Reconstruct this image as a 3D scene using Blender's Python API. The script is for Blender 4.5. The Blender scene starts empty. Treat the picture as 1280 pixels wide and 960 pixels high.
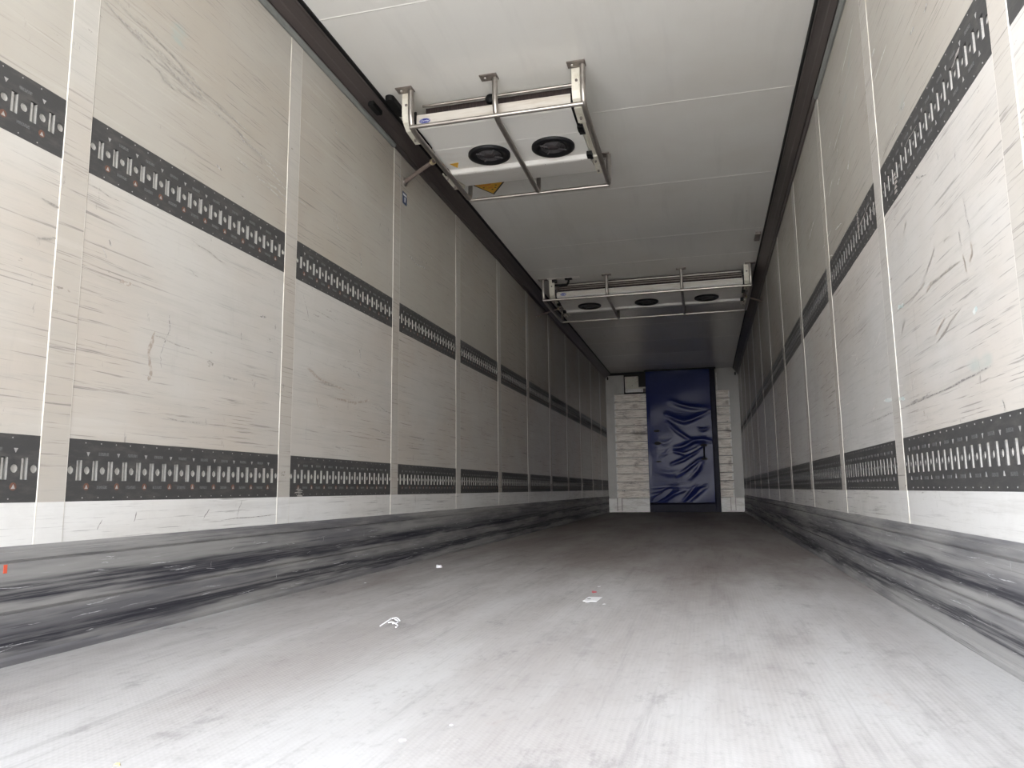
import bpy, bmesh, math, random
from mathutils import Vector, Matrix
S = bpy.context.scene
COL = S.collection
rnd = random.Random(7)

# ------------------------------------------------------------------ camera
F_PX, PITCH, YAW, ROLL = 933.22, 0.1416, 0.2496, -0.0120
cam_d = bpy.data.cameras.new('camera'); cam = bpy.data.objects.new('camera', cam_d); COL.objects.link(cam)
cam_d.sensor_width = 36.0; cam_d.lens = 36.0 * F_PX / 1280.0; cam_d.clip_start = 0.02; cam_d.clip_end = 500
fw = Vector((-math.sin(YAW) * math.cos(PITCH), math.cos(YAW) * math.cos(PITCH), math.sin(PITCH)))
r0 = fw.cross(Vector((0, 0, 1))).normalized(); u0 = r0.cross(fw)
rt = math.cos(ROLL) * r0 + math.sin(ROLL) * u0; up = -math.sin(ROLL) * r0 + math.cos(ROLL) * u0
cam.matrix_world = Matrix(((rt.x, up.x, -fw.x, 1.7791), (rt.y, up.y, -fw.y, 0.0), (rt.z, up.z, -fw.z, 0.4331), (0, 0, 0, 1)))
S.camera = cam

# ------------------------------------------------------------------ light and exposure
SKY_ZENITH, SKY_GLOW, GLOW_FALL = 6.2, 18.0, 11.0
SKY_SIDE = 0.85
SUN_STRENGTH = 45
S.view_settings.view_transform = 'Standard'; S.view_settings.look = 'None'
S.view_settings.gamma = 1.0; S.view_settings.use_curve_mapping = False
S.view_settings.exposure = 0.05
S.cycles.max_bounces = 16; S.cycles.diffuse_bounces = 10; S.cycles.glossy_bounces = 6
sun_d = bpy.data.lights.new('sun', 'SUN'); sun_d.energy = SUN_STRENGTH; sun_d.angle = 0.01; sun_d.color = (1.0, 0.985, 0.96)
sun = bpy.data.objects.new('sun', sun_d); COL.objects.link(sun)      # ahead of the trailer: lights the yard beyond its shadow, never shines in
sun.rotation_euler = Vector((-0.75, 0.4, 0.5)).to_track_quat('Z', 'Y').to_euler(); sun.location = (20, 10, 30)
w = bpy.data.worlds.new('sky'); S.world = w; w.use_nodes = True
nt = w.node_tree; nt.nodes.clear()
def WN(t, **k):
    n = nt.nodes.new(t)
    for a, b in k.items(): setattr(n, a, b)
    return n
def wmath(op, a, b=None):
    n = WN('ShaderNodeMath', operation=op)
    for i, v in enumerate((a, b)):
        if v is None: continue
        if isinstance(v, (int, float)): n.inputs[i].default_value = v
        else: nt.links.new(v, n.inputs[i])
    return n.outputs[0]
tc = WN('ShaderNodeTexCoord'); sp = WN('ShaderNodeSeparateXYZ'); nt.links.new(tc.outputs['Generated'], sp.inputs[0])
# overcast sky with a bright hazy band low over the yard behind the open doors (towards -Y)
elev = wmath('ABSOLUTE', wmath('SUBTRACT', sp.outputs[2], 0.04))
band = wmath('EXPONENT', wmath('MULTIPLY', elev, -GLOW_FALL))
side = wmath('MAXIMUM', wmath('MULTIPLY', sp.outputs[1], -1.0), 0.0)
glow = wmath('MULTIPLY', wmath('MULTIPLY', band, wmath('POWER', side, 6.0)), SKY_GLOW)
bg1 = WN('ShaderNodeBackground'); bg1.inputs[0].default_value = (0.95, 0.985, 1.05, 1); nt.links.new(wmath('MULTIPLY', wmath('SUBTRACT', 1.0, wmath('MULTIPLY', sp.outputs[0], SKY_SIDE)), SKY_ZENITH), bg1.inputs[1])   # brighter on the sunny left side
bg2 = WN('ShaderNodeBackground'); bg2.inputs[0].default_value = (1.0, 0.97, 0.93, 1); nt.links.new(glow, bg2.inputs[1])
add = WN('ShaderNodeAddShader'); out = WN('ShaderNodeOutputWorld')
nt.links.new(bg1.outputs[0], add.inputs[0]); nt.links.new(bg2.outputs[0], add.inputs[1]); nt.links.new(add.outputs[0], out.inputs[0])
w.cycles.sampling_method = 'MANUAL'; w.cycles.sample_map_resolution = 512

# ------------------------------------------------------------------ materials
def base_mat(name, col, rough=0.5, metal=0.0, spec=0.5, coat=0.0):
    m = bpy.data.materials.new(name); m.use_nodes = True
    b = m.node_tree.nodes['Principled BSDF']
    b.inputs['Base Color'].default_value = (*col, 1); b.inputs['Roughness'].default_value = rough
    b.inputs['Metallic'].default_value = metal; b.inputs['Specular IOR Level'].default_value = spec
    b.inputs['Coat Weight'].default_value = coat
    return m
class NT:
    """small node builder on one material"""
    def __init__(s, m):
        s.m = m; s.t = m.node_tree; s.b = s.t.nodes['Principled BSDF']
        s.tc = s.t.nodes.new('ShaderNodeTexCoord').outputs['Object']
    def link(s, a, b): s.t.links.new(a, b)
    def map(s, scale, loc=(0, 0, 0), rot=(0, 0, 0)):
        n = s.t.nodes.new('ShaderNodeMapping'); n.inputs['Scale'].default_value = scale; n.inputs['Location'].default_value = loc
        n.inputs['Rotation'].default_value = rot; s.link(s.tc, n.inputs[0]); return n.outputs[0]
    def noise(s, scale, loc=(0, 0, 0), detail=4, rough=0.6, dist=0.0, rot=(0, 0, 0)):
        n = s.t.nodes.new('ShaderNodeTexNoise'); n.inputs['Scale'].default_value = 1.0; n.inputs['Detail'].default_value = detail
        n.inputs['Roughness'].default_value = rough; n.inputs['Distortion'].default_value = dist
        s.link(s.map(scale, loc, rot), n.inputs['Vector']); return n.outputs['Fac']
    def ramp(s, f, a, b, lo=0.0, hi=1.0):
        n = s.t.nodes.new('ShaderNodeMapRange'); n.inputs[1].default_value = a; n.inputs[2].default_value = b
        n.inputs[3].default_value = lo; n.inputs[4].default_value = hi; n.interpolation_type = 'SMOOTHSTEP'
        s.link(f, n.inputs[0]); return n.outputs[0]
    def mul(s, a, b, op='MULTIPLY'):
        n = s.t.nodes.new('ShaderNodeMath'); n.operation = op
        for i, v in enumerate((a, b)):
            if isinstance(v, (int, float)): n.inputs[i].default_value = v
            else: s.link(v, n.inputs[i])
        return n.outputs[0]
    def mix(s, f, a, b):
        n = s.t.nodes.new('ShaderNodeMix'); n.data_type = 'RGBA'
        for sock, v in ((n.inputs[0], f), (n.inputs[6], a), (n.inputs[7], b)):
            if isinstance(v, (int, float)): sock.default_value = v
            elif isinstance(v, tuple): sock.default_value = (*v, 1)
            else: s.link(v, sock)
        return n.outputs[2]
    def color(s, c): s.link(c, s.b.inputs['Base Color'])
    def rough(s, f): s.link(f, s.b.inputs['Roughness'])
    def bump(s, h, strength=0.2, dist=0.002):
        n = s.t.nodes.new('ShaderNodeBump'); n.inputs['Strength'].default_value = strength; n.inputs['Distance'].default_value = dist
        s.link(h, n.inputs['Height']); s.link(n.outputs[0], s.b.inputs['Normal'])

def wall_mat(name, seed, col, stain):
    m = base_mat(name, col, 0.26, 0, 0.5); n = NT(m)
    streak = n.noise((1, 0.9, 26), (seed, seed * 2, seed), 6, 0.7)
    fine = n.noise((1, 2.5, 120), (seed, 3, 5), 4, 0.7)
    blotch = n.noise((1, 0.8, 1.1), (seed * 3, 1, 2), 4, 0.6)
    tilt = n.noise((1, 1.2, 22), (seed, 9, 4), 6, 0.75, 0.2, (-0.35, 0, 0))
    c = n.mix(n.ramp(blotch, 0.36, 0.68, 0, 0.75), col, stain)
    c = n.mix(n.ramp(streak, 0.48, 0.72, 0, 0.22), c, (0.36, 0.35, 0.33))
    short = n.noise((1, 4.0, 55), (seed, 4, 8), 5, 0.75)
    c = n.mix(n.ramp(short, 0.54, 0.72, 0, 0.26), c, (0.36, 0.345, 0.325))
    c = n.mix(n.ramp(streak, 0.44, 0.30, 0, 0.10), c, (0.74, 0.73, 0.70))
    cloud = n.noise((1, 2.6, 3.4), (seed, 8, 8), 6, 0.7)
    c = n.mix(n.ramp(cloud, 0.45, 0.80, 0, 0.28), c, (0.40, 0.375, 0.345))
    drip = n.noise((1, 11, 2.0), (seed, 12, 8), 5, 0.7)
    c = n.mix(n.ramp(drip, 0.60, 0.76, 0, 0.22), c, (0.36, 0.345, 0.33))
    c = n.mix(n.ramp(tilt, 0.60, 0.78, 0, 0.12), c, (0.34, 0.325, 0.31))
    c = n.mix(n.mul(n.ramp(fine, 0.57, 0.67), n.ramp(blotch, 0.4, 0.6, 0.15, 0.6)), c, (0.17, 0.16, 0.16))
    chip = n.noise((1, 6, 16), (seed, 5, 1), 5, 0.75)
    c = n.mix(n.ramp(chip, 0.665, 0.72, 0, 0.6), c, (0.16, 0.14, 0.13))
    rub = n.noise((1, 14, 5), (seed, 2, 7), 5, 0.75, 0, (0.7, 0, 0))
    c = n.mix(n.ramp(rub, 0.655, 0.72, 0, 0.5), c, (0.20, 0.19, 0.19))
    green = n.noise((1, 2.2, 6), (seed, 6, 3), 3, 0.6)
    c = n.mix(n.ramp(green, 0.68, 0.78, 0, 0.35), c, (0.28, 0.42, 0.42))
    n.color(c); n.bump(cloud, 0.03, 0.002)
    return m
M = {}
# the liner boards darken upward: beige dirt, plus light fading with height painted in
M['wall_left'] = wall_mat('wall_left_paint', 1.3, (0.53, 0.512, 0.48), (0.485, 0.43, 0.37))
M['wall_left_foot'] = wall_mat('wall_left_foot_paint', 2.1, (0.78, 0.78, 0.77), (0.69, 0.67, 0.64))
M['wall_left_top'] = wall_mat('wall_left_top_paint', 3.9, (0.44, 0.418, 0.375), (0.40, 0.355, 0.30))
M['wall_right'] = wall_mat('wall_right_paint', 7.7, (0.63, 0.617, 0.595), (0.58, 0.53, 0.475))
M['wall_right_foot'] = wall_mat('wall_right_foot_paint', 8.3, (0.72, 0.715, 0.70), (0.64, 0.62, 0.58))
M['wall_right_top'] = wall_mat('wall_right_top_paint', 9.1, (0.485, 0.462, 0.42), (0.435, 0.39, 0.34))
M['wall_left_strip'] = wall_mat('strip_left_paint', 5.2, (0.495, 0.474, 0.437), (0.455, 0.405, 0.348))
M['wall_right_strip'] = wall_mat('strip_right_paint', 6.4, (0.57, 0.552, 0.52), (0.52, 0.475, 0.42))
def ceiling_mat():
    m = base_mat('ceiling_paint', (0.80, 0.792, 0.765), 0.22); n = NT(m)
    s = n.noise((9, 0.8, 1), (2, 2, 2), 4, 0.6); b = n.noise((0.9, 0.9, 1), (4, 1, 0), 4, 0.6); f = n.noise((12, 7, 1), (1, 7, 0), 5, 0.75)
    c = n.mix(n.ramp(b, 0.4, 0.7, 0, 0.5), (0.80, 0.792, 0.765), (0.70, 0.67, 0.62))
    c = n.mix(n.ramp(s, 0.5, 0.75, 0, 0.25), c, (0.62, 0.61, 0.59))
    c = n.mix(n.ramp(f, 0.70, 0.76, 0, 0.5), c, (0.25, 0.23, 0.22))
    n.color(c); n.rough(n.ramp(b, 0.35, 0.7, 0.2, 0.26)); return m
M['ceiling'] = ceiling_mat()
def floor_mat():
    m = base_mat('floor_mat', (0.3, 0.29, 0.285), 0.6, 0, 0.2); n = NT(m)
    b = n.noise((1.6, 0.35, 1), (3, 1, 0), 6, 0.65); s = n.noise((16, 0.8, 1), (5, 1, 0), 6, 0.75, 0.3, (0, 0, 0.25))
    s2 = n.noise((13, 0.7, 1), (8, 4, 0), 6, 0.75, 0.3, (0, 0, -0.3)); f = n.noise((40, 25, 1), (1, 1, 0), 4, 0.7)
    d = n.noise((3.0, 1.6, 1), (1, 9, 0), 6, 0.7)
    c = n.mix(n.ramp(b, 0.35, 0.65), (0.47, 0.467, 0.467), (0.36, 0.342, 0.334))
    c = n.mix(n.ramp(s, 0.52, 0.72, 0, 0.55), c, (0.27, 0.26, 0.26))
    c = n.mix(n.ramp(s2, 0.54, 0.74, 0, 0.5), c, (0.27, 0.26, 0.26))
    c = n.mix(n.ramp(s, 0.42, 0.28, 0, 0.4), c, (0.46, 0.45, 0.45))
    c = n.mix(n.ramp(d, 0.55, 0.75, 0, 0.55), c, (0.24, 0.225, 0.22))
    e = n.noise((7, 3.5, 1), (6, 2, 0), 7, 0.78)
    c = n.mix(n.ramp(e, 0.55, 0.70, 0, 0.6), c, (0.22, 0.21, 0.21))
    c = n.mix(n.ramp(e, 0.40, 0.28, 0, 0.35), c, (0.56, 0.555, 0.555))
    c = n.mix(n.ramp(d, 0.36, 0.25, 0, 0.5), c, (0.36, 0.29, 0.26))
    c = n.mix(n.ramp(f, 0.5, 0.75, 0, 0.25), c, (0.17, 0.16, 0.16))
    sy_ = n.t.nodes.new('ShaderNodeSeparateXYZ'); n.link(n.tc, sy_.inputs[0])   # brown grime tint, deepened further in to paint the light's falloff into the floor
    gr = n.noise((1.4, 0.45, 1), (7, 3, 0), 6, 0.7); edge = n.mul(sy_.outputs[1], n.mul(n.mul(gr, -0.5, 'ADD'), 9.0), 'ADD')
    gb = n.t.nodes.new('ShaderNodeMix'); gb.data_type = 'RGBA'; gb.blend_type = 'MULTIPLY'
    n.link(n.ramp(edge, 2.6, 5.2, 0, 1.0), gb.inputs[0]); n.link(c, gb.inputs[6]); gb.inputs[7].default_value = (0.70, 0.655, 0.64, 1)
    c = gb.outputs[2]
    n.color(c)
    # fine anti-slip grid pressed into the sheet
    w1 = n.t.nodes.new('ShaderNodeTexWave'); w1.bands_direction = 'X'; w1.inputs['Scale'].default_value = 1.0; n.link(n.map((26, 26, 1), rot=(0, 0, 0.0)), w1.inputs[0])
    w2 = n.t.nodes.new('ShaderNodeTexWave'); w2.bands_direction = 'Y'; w2.inputs['Scale'].default_value = 1.0; n.link(n.map((26, 26, 1)), w2.inputs[0])
    h = n.mul(n.mul(w1.outputs['Fac'], w2.outputs['Fac']), n.ramp(b, 0.35, 0.6, 0.4, 1.0))
    n.bump(n.mul(h, f, 'ADD'), 0.35, 0.0015); n.rough(n.ramp(b, 0.3, 0.7, 0.5, 0.68)); return m
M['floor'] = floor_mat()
def kick_mat():
    m = base_mat('kick_plate_metal', (0.12, 0.12, 0.13), 0.45, 0.0, 0.1); n = NT(m)
    s = n.noise((1, 1.0, 60), (1, 1, 1), 6, 0.75, 0.2); f = n.noise((1, 4, 140), (2, 2, 2), 5, 0.75, 0.3); v = n.noise((1, 18, 14), (3, 3, 3), 5, 0.75)
    b = n.noise((1, 0.7, 8), (2, 5, 1), 4, 0.65)
    c = n.mix(n.ramp(b, 0.4, 0.62), (0.29, 0.285, 0.28), (0.14, 0.138, 0.147))
    sx = n.t.nodes.new('ShaderNodeSeparateXYZ'); n.link(n.tc, sx.inputs[0])      # load edges rub the lower half of each plank
    zz = n.mul(sx.outputs[2], n.mul(n.mul(b, -0.5, 'ADD'), 0.12), 'ADD')
    w1 = n.mul(n.ramp(zz, 0.14, 0.16), n.ramp(zz, 0.215, 0.185)); w2 = n.mul(n.ramp(zz, 0.03, 0.045), n.ramp(zz, 0.10, 0.08))
    c = n.mix(n.mul(n.ramp(s, 0.36, 0.58, 0.25, 0.9), n.mul(w1, w2, 'MAXIMUM')), c, (0.022, 0.022, 0.032))
    c = n.mix(n.ramp(s, 0.54, 0.72, 0, 0.7), c, (0.03, 0.03, 0.042))
    c = n.mix(n.ramp(f, 0.62, 0.74, 0, 0.7), c, (0.48, 0.48, 0.49))
    c = n.mix(n.ramp(v, 0.70, 0.76, 0, 0.6), c, (0.42, 0.42, 0.42))
    n.color(c); n.rough(n.ramp(s, 0.3, 0.7, 0.32, 0.55)); n.bump(s, 0.15, 0.001); return m
M['kick'] = kick_mat()
def noisy(name, col, col2, rough=0.5, metal=0.0, scale=(20, 20, 20), lo=0.45, hi=0.7, spec=0.5, bump=0.0):
    m = base_mat(name, col, rough, metal, spec); n = NT(m); f = n.noise(scale, (1, 2, 3), 5, 0.7)
    n.color(n.mix(n.ramp(f, lo, hi), col, col2))
    if bump: n.bump(f, bump, 0.002)
    return m
M['rail'] = noisy('rail_steel', (0.062, 0.061, 0.061), (0.090, 0.086, 0.082), 0.5, 0.0, (30, 9, 30), spec=0.2)
M['slot'] = noisy('slot_liner', (0.46, 0.45, 0.425), (0.32, 0.305, 0.28), 0.4, 0.0, (60, 60, 60))
M['mark'] = noisy('mark_pale', (0.36, 0.355, 0.345), (0.22, 0.21, 0.20), 0.5, 0, (80, 80, 80))
M['rust'] = noisy('rust', (0.16, 0.075, 0.05), (0.09, 0.05, 0.04), 0.8, 0, (120, 120, 120))
M['emboss'] = noisy('emboss', (0.16, 0.162, 0.165), (0.085, 0.085, 0.085), 0.5, 0.3, (300, 300, 300), 0.48, 0.52)
M['strip'] = noisy('cover_strip_paint', (0.68, 0.665, 0.64), (0.56, 0.53, 0.49), 0.32, 0, (4, 1.5, 22))
M['bead'] = noisy('bead_sealant', (0.62, 0.595, 0.545), (0.47, 0.42, 0.35), 0.45, 0, (6, 6, 9))
M['cove'] = noisy('coving_metal', (0.105, 0.088, 0.084), (0.07, 0.06, 0.058), 0.38, 0.35, (6, 0.7, 6))
M['lip'] = noisy('lip_grey', (0.25, 0.26, 0.25), (0.16, 0.165, 0.16), 0.5, 0.2, (8, 2, 8))
M['rubber'] = noisy('black_rubber', (0.006, 0.006, 0.0065), (0.012, 0.012, 0.0125), 0.5, 0, (9, 9, 9), spec=0.2)
M['steel'] = noisy('stainless_tube', (0.42, 0.39, 0.36), (0.33, 0.30, 0.27), 0.3, 0.85, (12, 12, 12))
M['bracket'] = noisy('bracket_plate', (0.24, 0.21, 0.19), (0.17, 0.145, 0.13), 0.4, 0.6, (30, 30, 30))
M['white'] = noisy('unit_white', (0.90, 0.885, 0.85), (0.82, 0.79, 0.74), 0.3, 0, (3, 8, 8), 0.5, 0.75)
M['band'] = noisy('dimmed_front_band', (0.58, 0.545, 0.495), (0.48, 0.43, 0.37), 0.45, 0, (5, 20, 40))  # beige dirt tone, darkened to paint in less light on the front face
M['cream'] = noisy('cream_plate', (0.72, 0.69, 0.60), (0.60, 0.56, 0.46), 0.4, 0, (14, 14, 14))
M['coil'] = noisy('coil_dark', (0.03, 0.02, 0.02), (0.07, 0.045, 0.04), 0.6, 0.2, (200, 3, 9))
M['fan'] = base_mat('fan_black', (0.010, 0.010, 0.012), 0.4, 0, 0.3)
M['hub'] = base_mat('fan_hub_grey', (0.050, 0.042, 0.044), 0.5, 0, 0.2)
M['grille'] = base_mat('fan_grille_grey', (0.10, 0.095, 0.10), 0.5, 0, 0.2)
M['blue'] = base_mat('badge_blue', (0.02, 0.03, 0.23), 0.3)
M['badge_white'] = base_mat('badge_white', (0.75, 0.76, 0.8), 0.4)
M['yellow'] = noisy('sticker_yellow', (0.72, 0.40, 0.03), (0.60, 0.32, 0.03), 0.45, 0, (8, 8, 8))
M['orange'] = noisy('sticker_orange', (0.62, 0.20, 0.04), (0.7, 0.30, 0.04), 0.45, 0, (40, 40, 40))
M['black'] = base_mat('print_black', (0.02, 0.018, 0.016), 0.5)
M['navy'] = base_mat('sticker_navy', (0.02, 0.045, 0.12), 0.4)
M['brass'] = base_mat('clamp_brass', (0.7, 0.62, 0.42), 0.3, 0.8)
M['hose'] = noisy('hose_brown', (0.15, 0.115, 0.10), (0.22, 0.18, 0.16), 0.5, 0.1, (20, 20, 20))
M['frame'] = noisy('bulkhead_frame', (0.46, 0.445, 0.42), (0.40, 0.38, 0.355), 0.4, 0, (3, 3, 2))
def plank_mat():
    m = base_mat('worn_planks', (0.6, 0.57, 0.53), 0.5); n = NT(m)
    s = n.noise((4, 1, 38), (1, 1, 1), 6, 0.75); b = n.noise((2.5, 1, 5), (2, 1, 1), 5, 0.7); k = n.noise((9, 1, 16), (4, 1, 2), 4, 0.7)
    c = n.mix(n.ramp(s, 0.42, 0.68), (0.92, 0.86, 0.79), (0.50, 0.42, 0.36))
    c = n.mix(n.ramp(b, 0.52, 0.72, 0, 0.85), c, (0.22, 0.175, 0.15))
    c = n.mix(n.ramp(k, 0.66, 0.74, 0, 0.8), c, (0.10, 0.085, 0.08))
    n.color(c); n.bump(s, 0.2, 0.002); return m
M['plank'] = plank_mat()
M['kickboard'] = noisy('white_kick_board', (0.80, 0.78, 0.75), (0.60, 0.57, 0.53), 0.35, 0, (6, 6, 20))
M['gap'] = base_mat('gap_dark', (0.02, 0.018, 0.018), 0.7)
M['curtain'] = noisy('curtain_navy', (0.010, 0.018, 0.10), (0.014, 0.022, 0.11), 0.20, 0, (3, 3, 3), spec=0.075)
M['handle'] = base_mat('handle_black', (0.004, 0.005, 0.012), 0.5, 0, 0.1)
M['curtain_dark'] = noisy('curtain_edge', (0.010, 0.010, 0.022), (0.016, 0.016, 0.035), 0.42, 0, (5, 5, 5), spec=0.1)
M['scuff'] = noisy('scuff_dark', (0.20, 0.19, 0.18), (0.45, 0.43, 0.41), 0.5, 0, (60, 60, 60), 0.45, 0.6)
M['scuff_pale'] = noisy('scuff_pale', (0.29, 0.272, 0.25), (0.42, 0.395, 0.36), 0.4, 0, (40, 40, 40), 0.42, 0.58)
M['scrape_white'] = noisy('scrape_pale', (0.50, 0.50, 0.51), (0.22, 0.22, 0.23), 0.5, 0, (60, 60, 60), 0.45, 0.6)
M['paper'] = base_mat('paper_white', (0.82, 0.82, 0.84), 0.6)
M['pink'] = base_mat('scrap_red', (0.55, 0.12, 0.14), 0.5)
M['red'] = base_mat('tag_red', (0.62, 0.10, 0.05), 0.5)
M['film'] = base_mat('film_clear_white', (0.78, 0.78, 0.82), 0.25)
M['straw'] = base_mat('straw_chip', (0.60, 0.48, 0.25), 0.6)
M['yard'] = noisy('yard_concrete', (0.42, 0.41, 0.39), (0.34, 0.33, 0.31), 0.8, 0, (0.6, 0.6, 1))

# ------------------------------------------------------------------ mesh helpers
class MB:
    def __init__(s): s.v = []; s.f = []; s.sm = []
    def add(s, vs, fs, smooth=False):
        o = len(s.v); s.v += [tuple(v) for v in vs]
        for f in fs: s.f.append([i + o for i in f]); s.sm.append(smooth)
        return s
    def box(s, a, b):
        x0, y0, z0 = a; x1, y1, z1 = b
        return s.add([(x0, y0, z0), (x1, y0, z0), (x1, y1, z0), (x0, y1, z0), (x0, y0, z1), (x1, y0, z1), (x1, y1, z1), (x0, y1, z1)],
                     [(0, 3, 2, 1), (4, 5, 6, 7), (0, 1, 5, 4), (1, 2, 6, 5), (2, 3, 7, 6), (3, 0, 4, 7)])
    def prism(s, prof, axis, a, b, smooth=False):
        """closed 2D outline swept along an axis; profile coordinates are the two other axes in xyz order"""
        n = len(prof); V = []
        for t in (a, b):
            for p, q in prof:
                V.append({'x': (t, p, q), 'y': (p, t, q), 'z': (p, q, t)}[axis])
        s.add(V, [(i, (i + 1) % n, n + (i + 1) % n, n + i) for i in range(n)], smooth)
        s.add(V, [tuple(range(n))[::-1], tuple(range(n, 2 * n))])
        return s
    def tube(s, pts, r, bend=0.0, seg=10, cap=True):
        P = [Vector(p) for p in pts]; path = [P[0]]
        for i in range(1, len(P) - 1):
            a, c, d = P[i - 1], P[i], P[i + 1]; u = (a - c); v = (d - c)
            t = min(bend, u.length * .45, v.length * .45)
            if t < 1e-5: path.append(c); continue
            p0 = c + u.normalized() * t; p1 = c + v.normalized() * t
            for k in range(7):
                q = k / 6; path.append((1 - q) ** 2 * p0 + 2 * q * (1 - q) * c + q * q * p1)
        path.append(P[-1]); T = (path[1] - path[0]).normalized()
        N = T.orthogonal().normalized(); V = []
        for i, p in enumerate(path):
            t = (path[min(i + 1, len(path) - 1)] - path[max(i - 1, 0)]).normalized()
            N = (N - t * N.dot(t)).normalized(); B = t.cross(N)
            V += [p + (N * math.cos(2 * math.pi * k / seg) + B * math.sin(2 * math.pi * k / seg)) * r for k in range(seg)]
        m = len(path)
        s.add(V, [(i * seg + k, i * seg + (k + 1) % seg, (i + 1) * seg + (k + 1) % seg, (i + 1) * seg + k) for i in range(m - 1) for k in range(seg)], True)
        if cap: s.add(V, [tuple(range(seg))[::-1], tuple(range((m - 1) * seg, m * seg))])
        return s
    def lathe(s, prof, c, seg=40, axis='z', smooth=True):
        V = []; n = len(prof)
        for k in range(seg):
            a = 2 * math.pi * k / seg
            for r, h in prof:
                p = (r * math.cos(a), r * math.sin(a), h)
                if axis == 'y': p = (p[0], p[2], p[1])
                if axis == 'x': p = (p[2], p[0], p[1])
                V.append((c[0] + p[0], c[1] + p[1], c[2] + p[2]))
        return s.add(V, [(k * n + i, ((k + 1) % seg) * n + i, ((k + 1) % seg) * n + i + 1, k * n + i + 1) for k in range(seg) for i in range(n - 1)], smooth)
    def build(s, name, mat, parent=None, bevel=0.0, fix=True):
        me = bpy.data.meshes.new(name); me.from_pydata(s.v, [], s.f)
        for m in (mat if isinstance(mat, (list, tuple)) else [mat]): me.materials.append(m)
        me.polygons.foreach_set('use_smooth', s.sm)
        if fix:
            b = bmesh.new(); b.from_mesh(me); bmesh.ops.recalc_face_normals(b, faces=b.faces); b.to_mesh(me); b.free()
        me.update()
        o = bpy.data.objects.new(name, me); COL.objects.link(o)
        if parent: o.parent = parent
        if bevel:
            mod = o.modifiers.new('edge', 'BEVEL'); mod.width = bevel; mod.segments = 2; mod.limit_method = 'ANGLE'; mod.angle_limit = 0.6
        return o
def empty(name, loc=(0, 0, 0)):
    o = bpy.data.objects.new(name, None); COL.objects.link(o); o.location = loc; o.empty_display_size = .05; return o
def tag(o, label, cat, group=None):
    o['label'] = label; o['category'] = cat
    if group: o['group'] = group
    return o
def struct(o): o['kind'] = 'structure'; return o

# ------------------------------------------------------------------ dimensions
W, H, Y0, Y1 = 2.46, 2.65, 0.3, 14.30
L1, L2, U1, U2 = 0.4165, 0.5984, 1.4092, 1.5909
A_L = [1.683, 2.882, 4.082, 5.273, 6.454, 7.610, 8.785, 9.940, 11.085, 12.235, 13.385]
B_L = [1.775, 2.976, 4.181, 5.375, 6.560, 7.705, 8.880, 10.035, 11.180, 12.330, 13.480]
A_R = [1.710, 2.888, 4.060, 5.221, 6.405, 7.580, 8.755, 9.915, 11.070, 12.225, 13.380]
B_R = [1.804, 2.989, 4.155, 5.327, 6.505, 7.675, 8.850, 10.010, 11.165, 12.320, 13.475]

# ------------------------------------------------------------------ setting
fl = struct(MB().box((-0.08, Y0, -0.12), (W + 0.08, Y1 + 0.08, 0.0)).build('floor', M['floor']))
ce = MB().box((-0.08, Y0, H), (W + 0.08, Y1 + 0.08, H + 0.08)).build('ceiling', M['ceiling']); struct(ce)
yard = struct(MB().box((-60, -90, -1.35), (62, 40, -1.25)).build('ground', M['yard']))
for sgn, nm in ((0, 'left'), (1, 'right')):
    b = MB()
    def X(d): return -d if sgn == 0 else W + d          # d = depth behind the wall face
    def bx(d0, d1, z0, z1): b.box((min(X(d0), X(d1)), Y0, z0), (max(X(d0), X(d1)), Y1, z1))
    bx(0.032, 0.08, 0, H)
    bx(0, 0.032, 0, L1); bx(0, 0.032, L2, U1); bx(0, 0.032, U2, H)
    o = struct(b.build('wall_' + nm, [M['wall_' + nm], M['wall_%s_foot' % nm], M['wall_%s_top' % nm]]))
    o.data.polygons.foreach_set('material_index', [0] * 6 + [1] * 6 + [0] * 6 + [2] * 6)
wb = struct(MB().box((-0.08, Y1, -0.12), (W + 0.08, Y1 + 0.08, H + 0.08)).build('wall_back', M['frame']))

# raised joints across the ceiling
cs = MB()
for y in [0.80, 1.75, 2.937, 4.165, 5.33, 6.52, 7.20, 8.9, 10.1, 11.25, 12.4, 13.5]:
    cs.prism([(y - .006, H), (y - .002, H - .0016), (y + .002, H - .0016), (y + .006, H)], 'x', 0.1, W - 0.09)
cs.build('ceiling_joint', M['ceiling'], ce)

# kick plates
for sgn, nm in ((0, 'left'), (1, 'right')):
    P = [(0, .303), (.004, .303), (.008, .295), (.008, .289), (.011, .287), (.011, .267), (.005, .2655), (.005, .2610), (.012, .259), (.012, .137), (.005, .1355), (.005, .130), (.013, .128), (.013, .022), (.020, .014), (.020, .0), (0, 0)]
    P = [(p if sgn == 0 else W - p, q) for p, q in P]
    o = struct(MB().prism(P, 'y', Y0, Y1 - .002).build('baseboard_' + nm, M['kick']))
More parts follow.
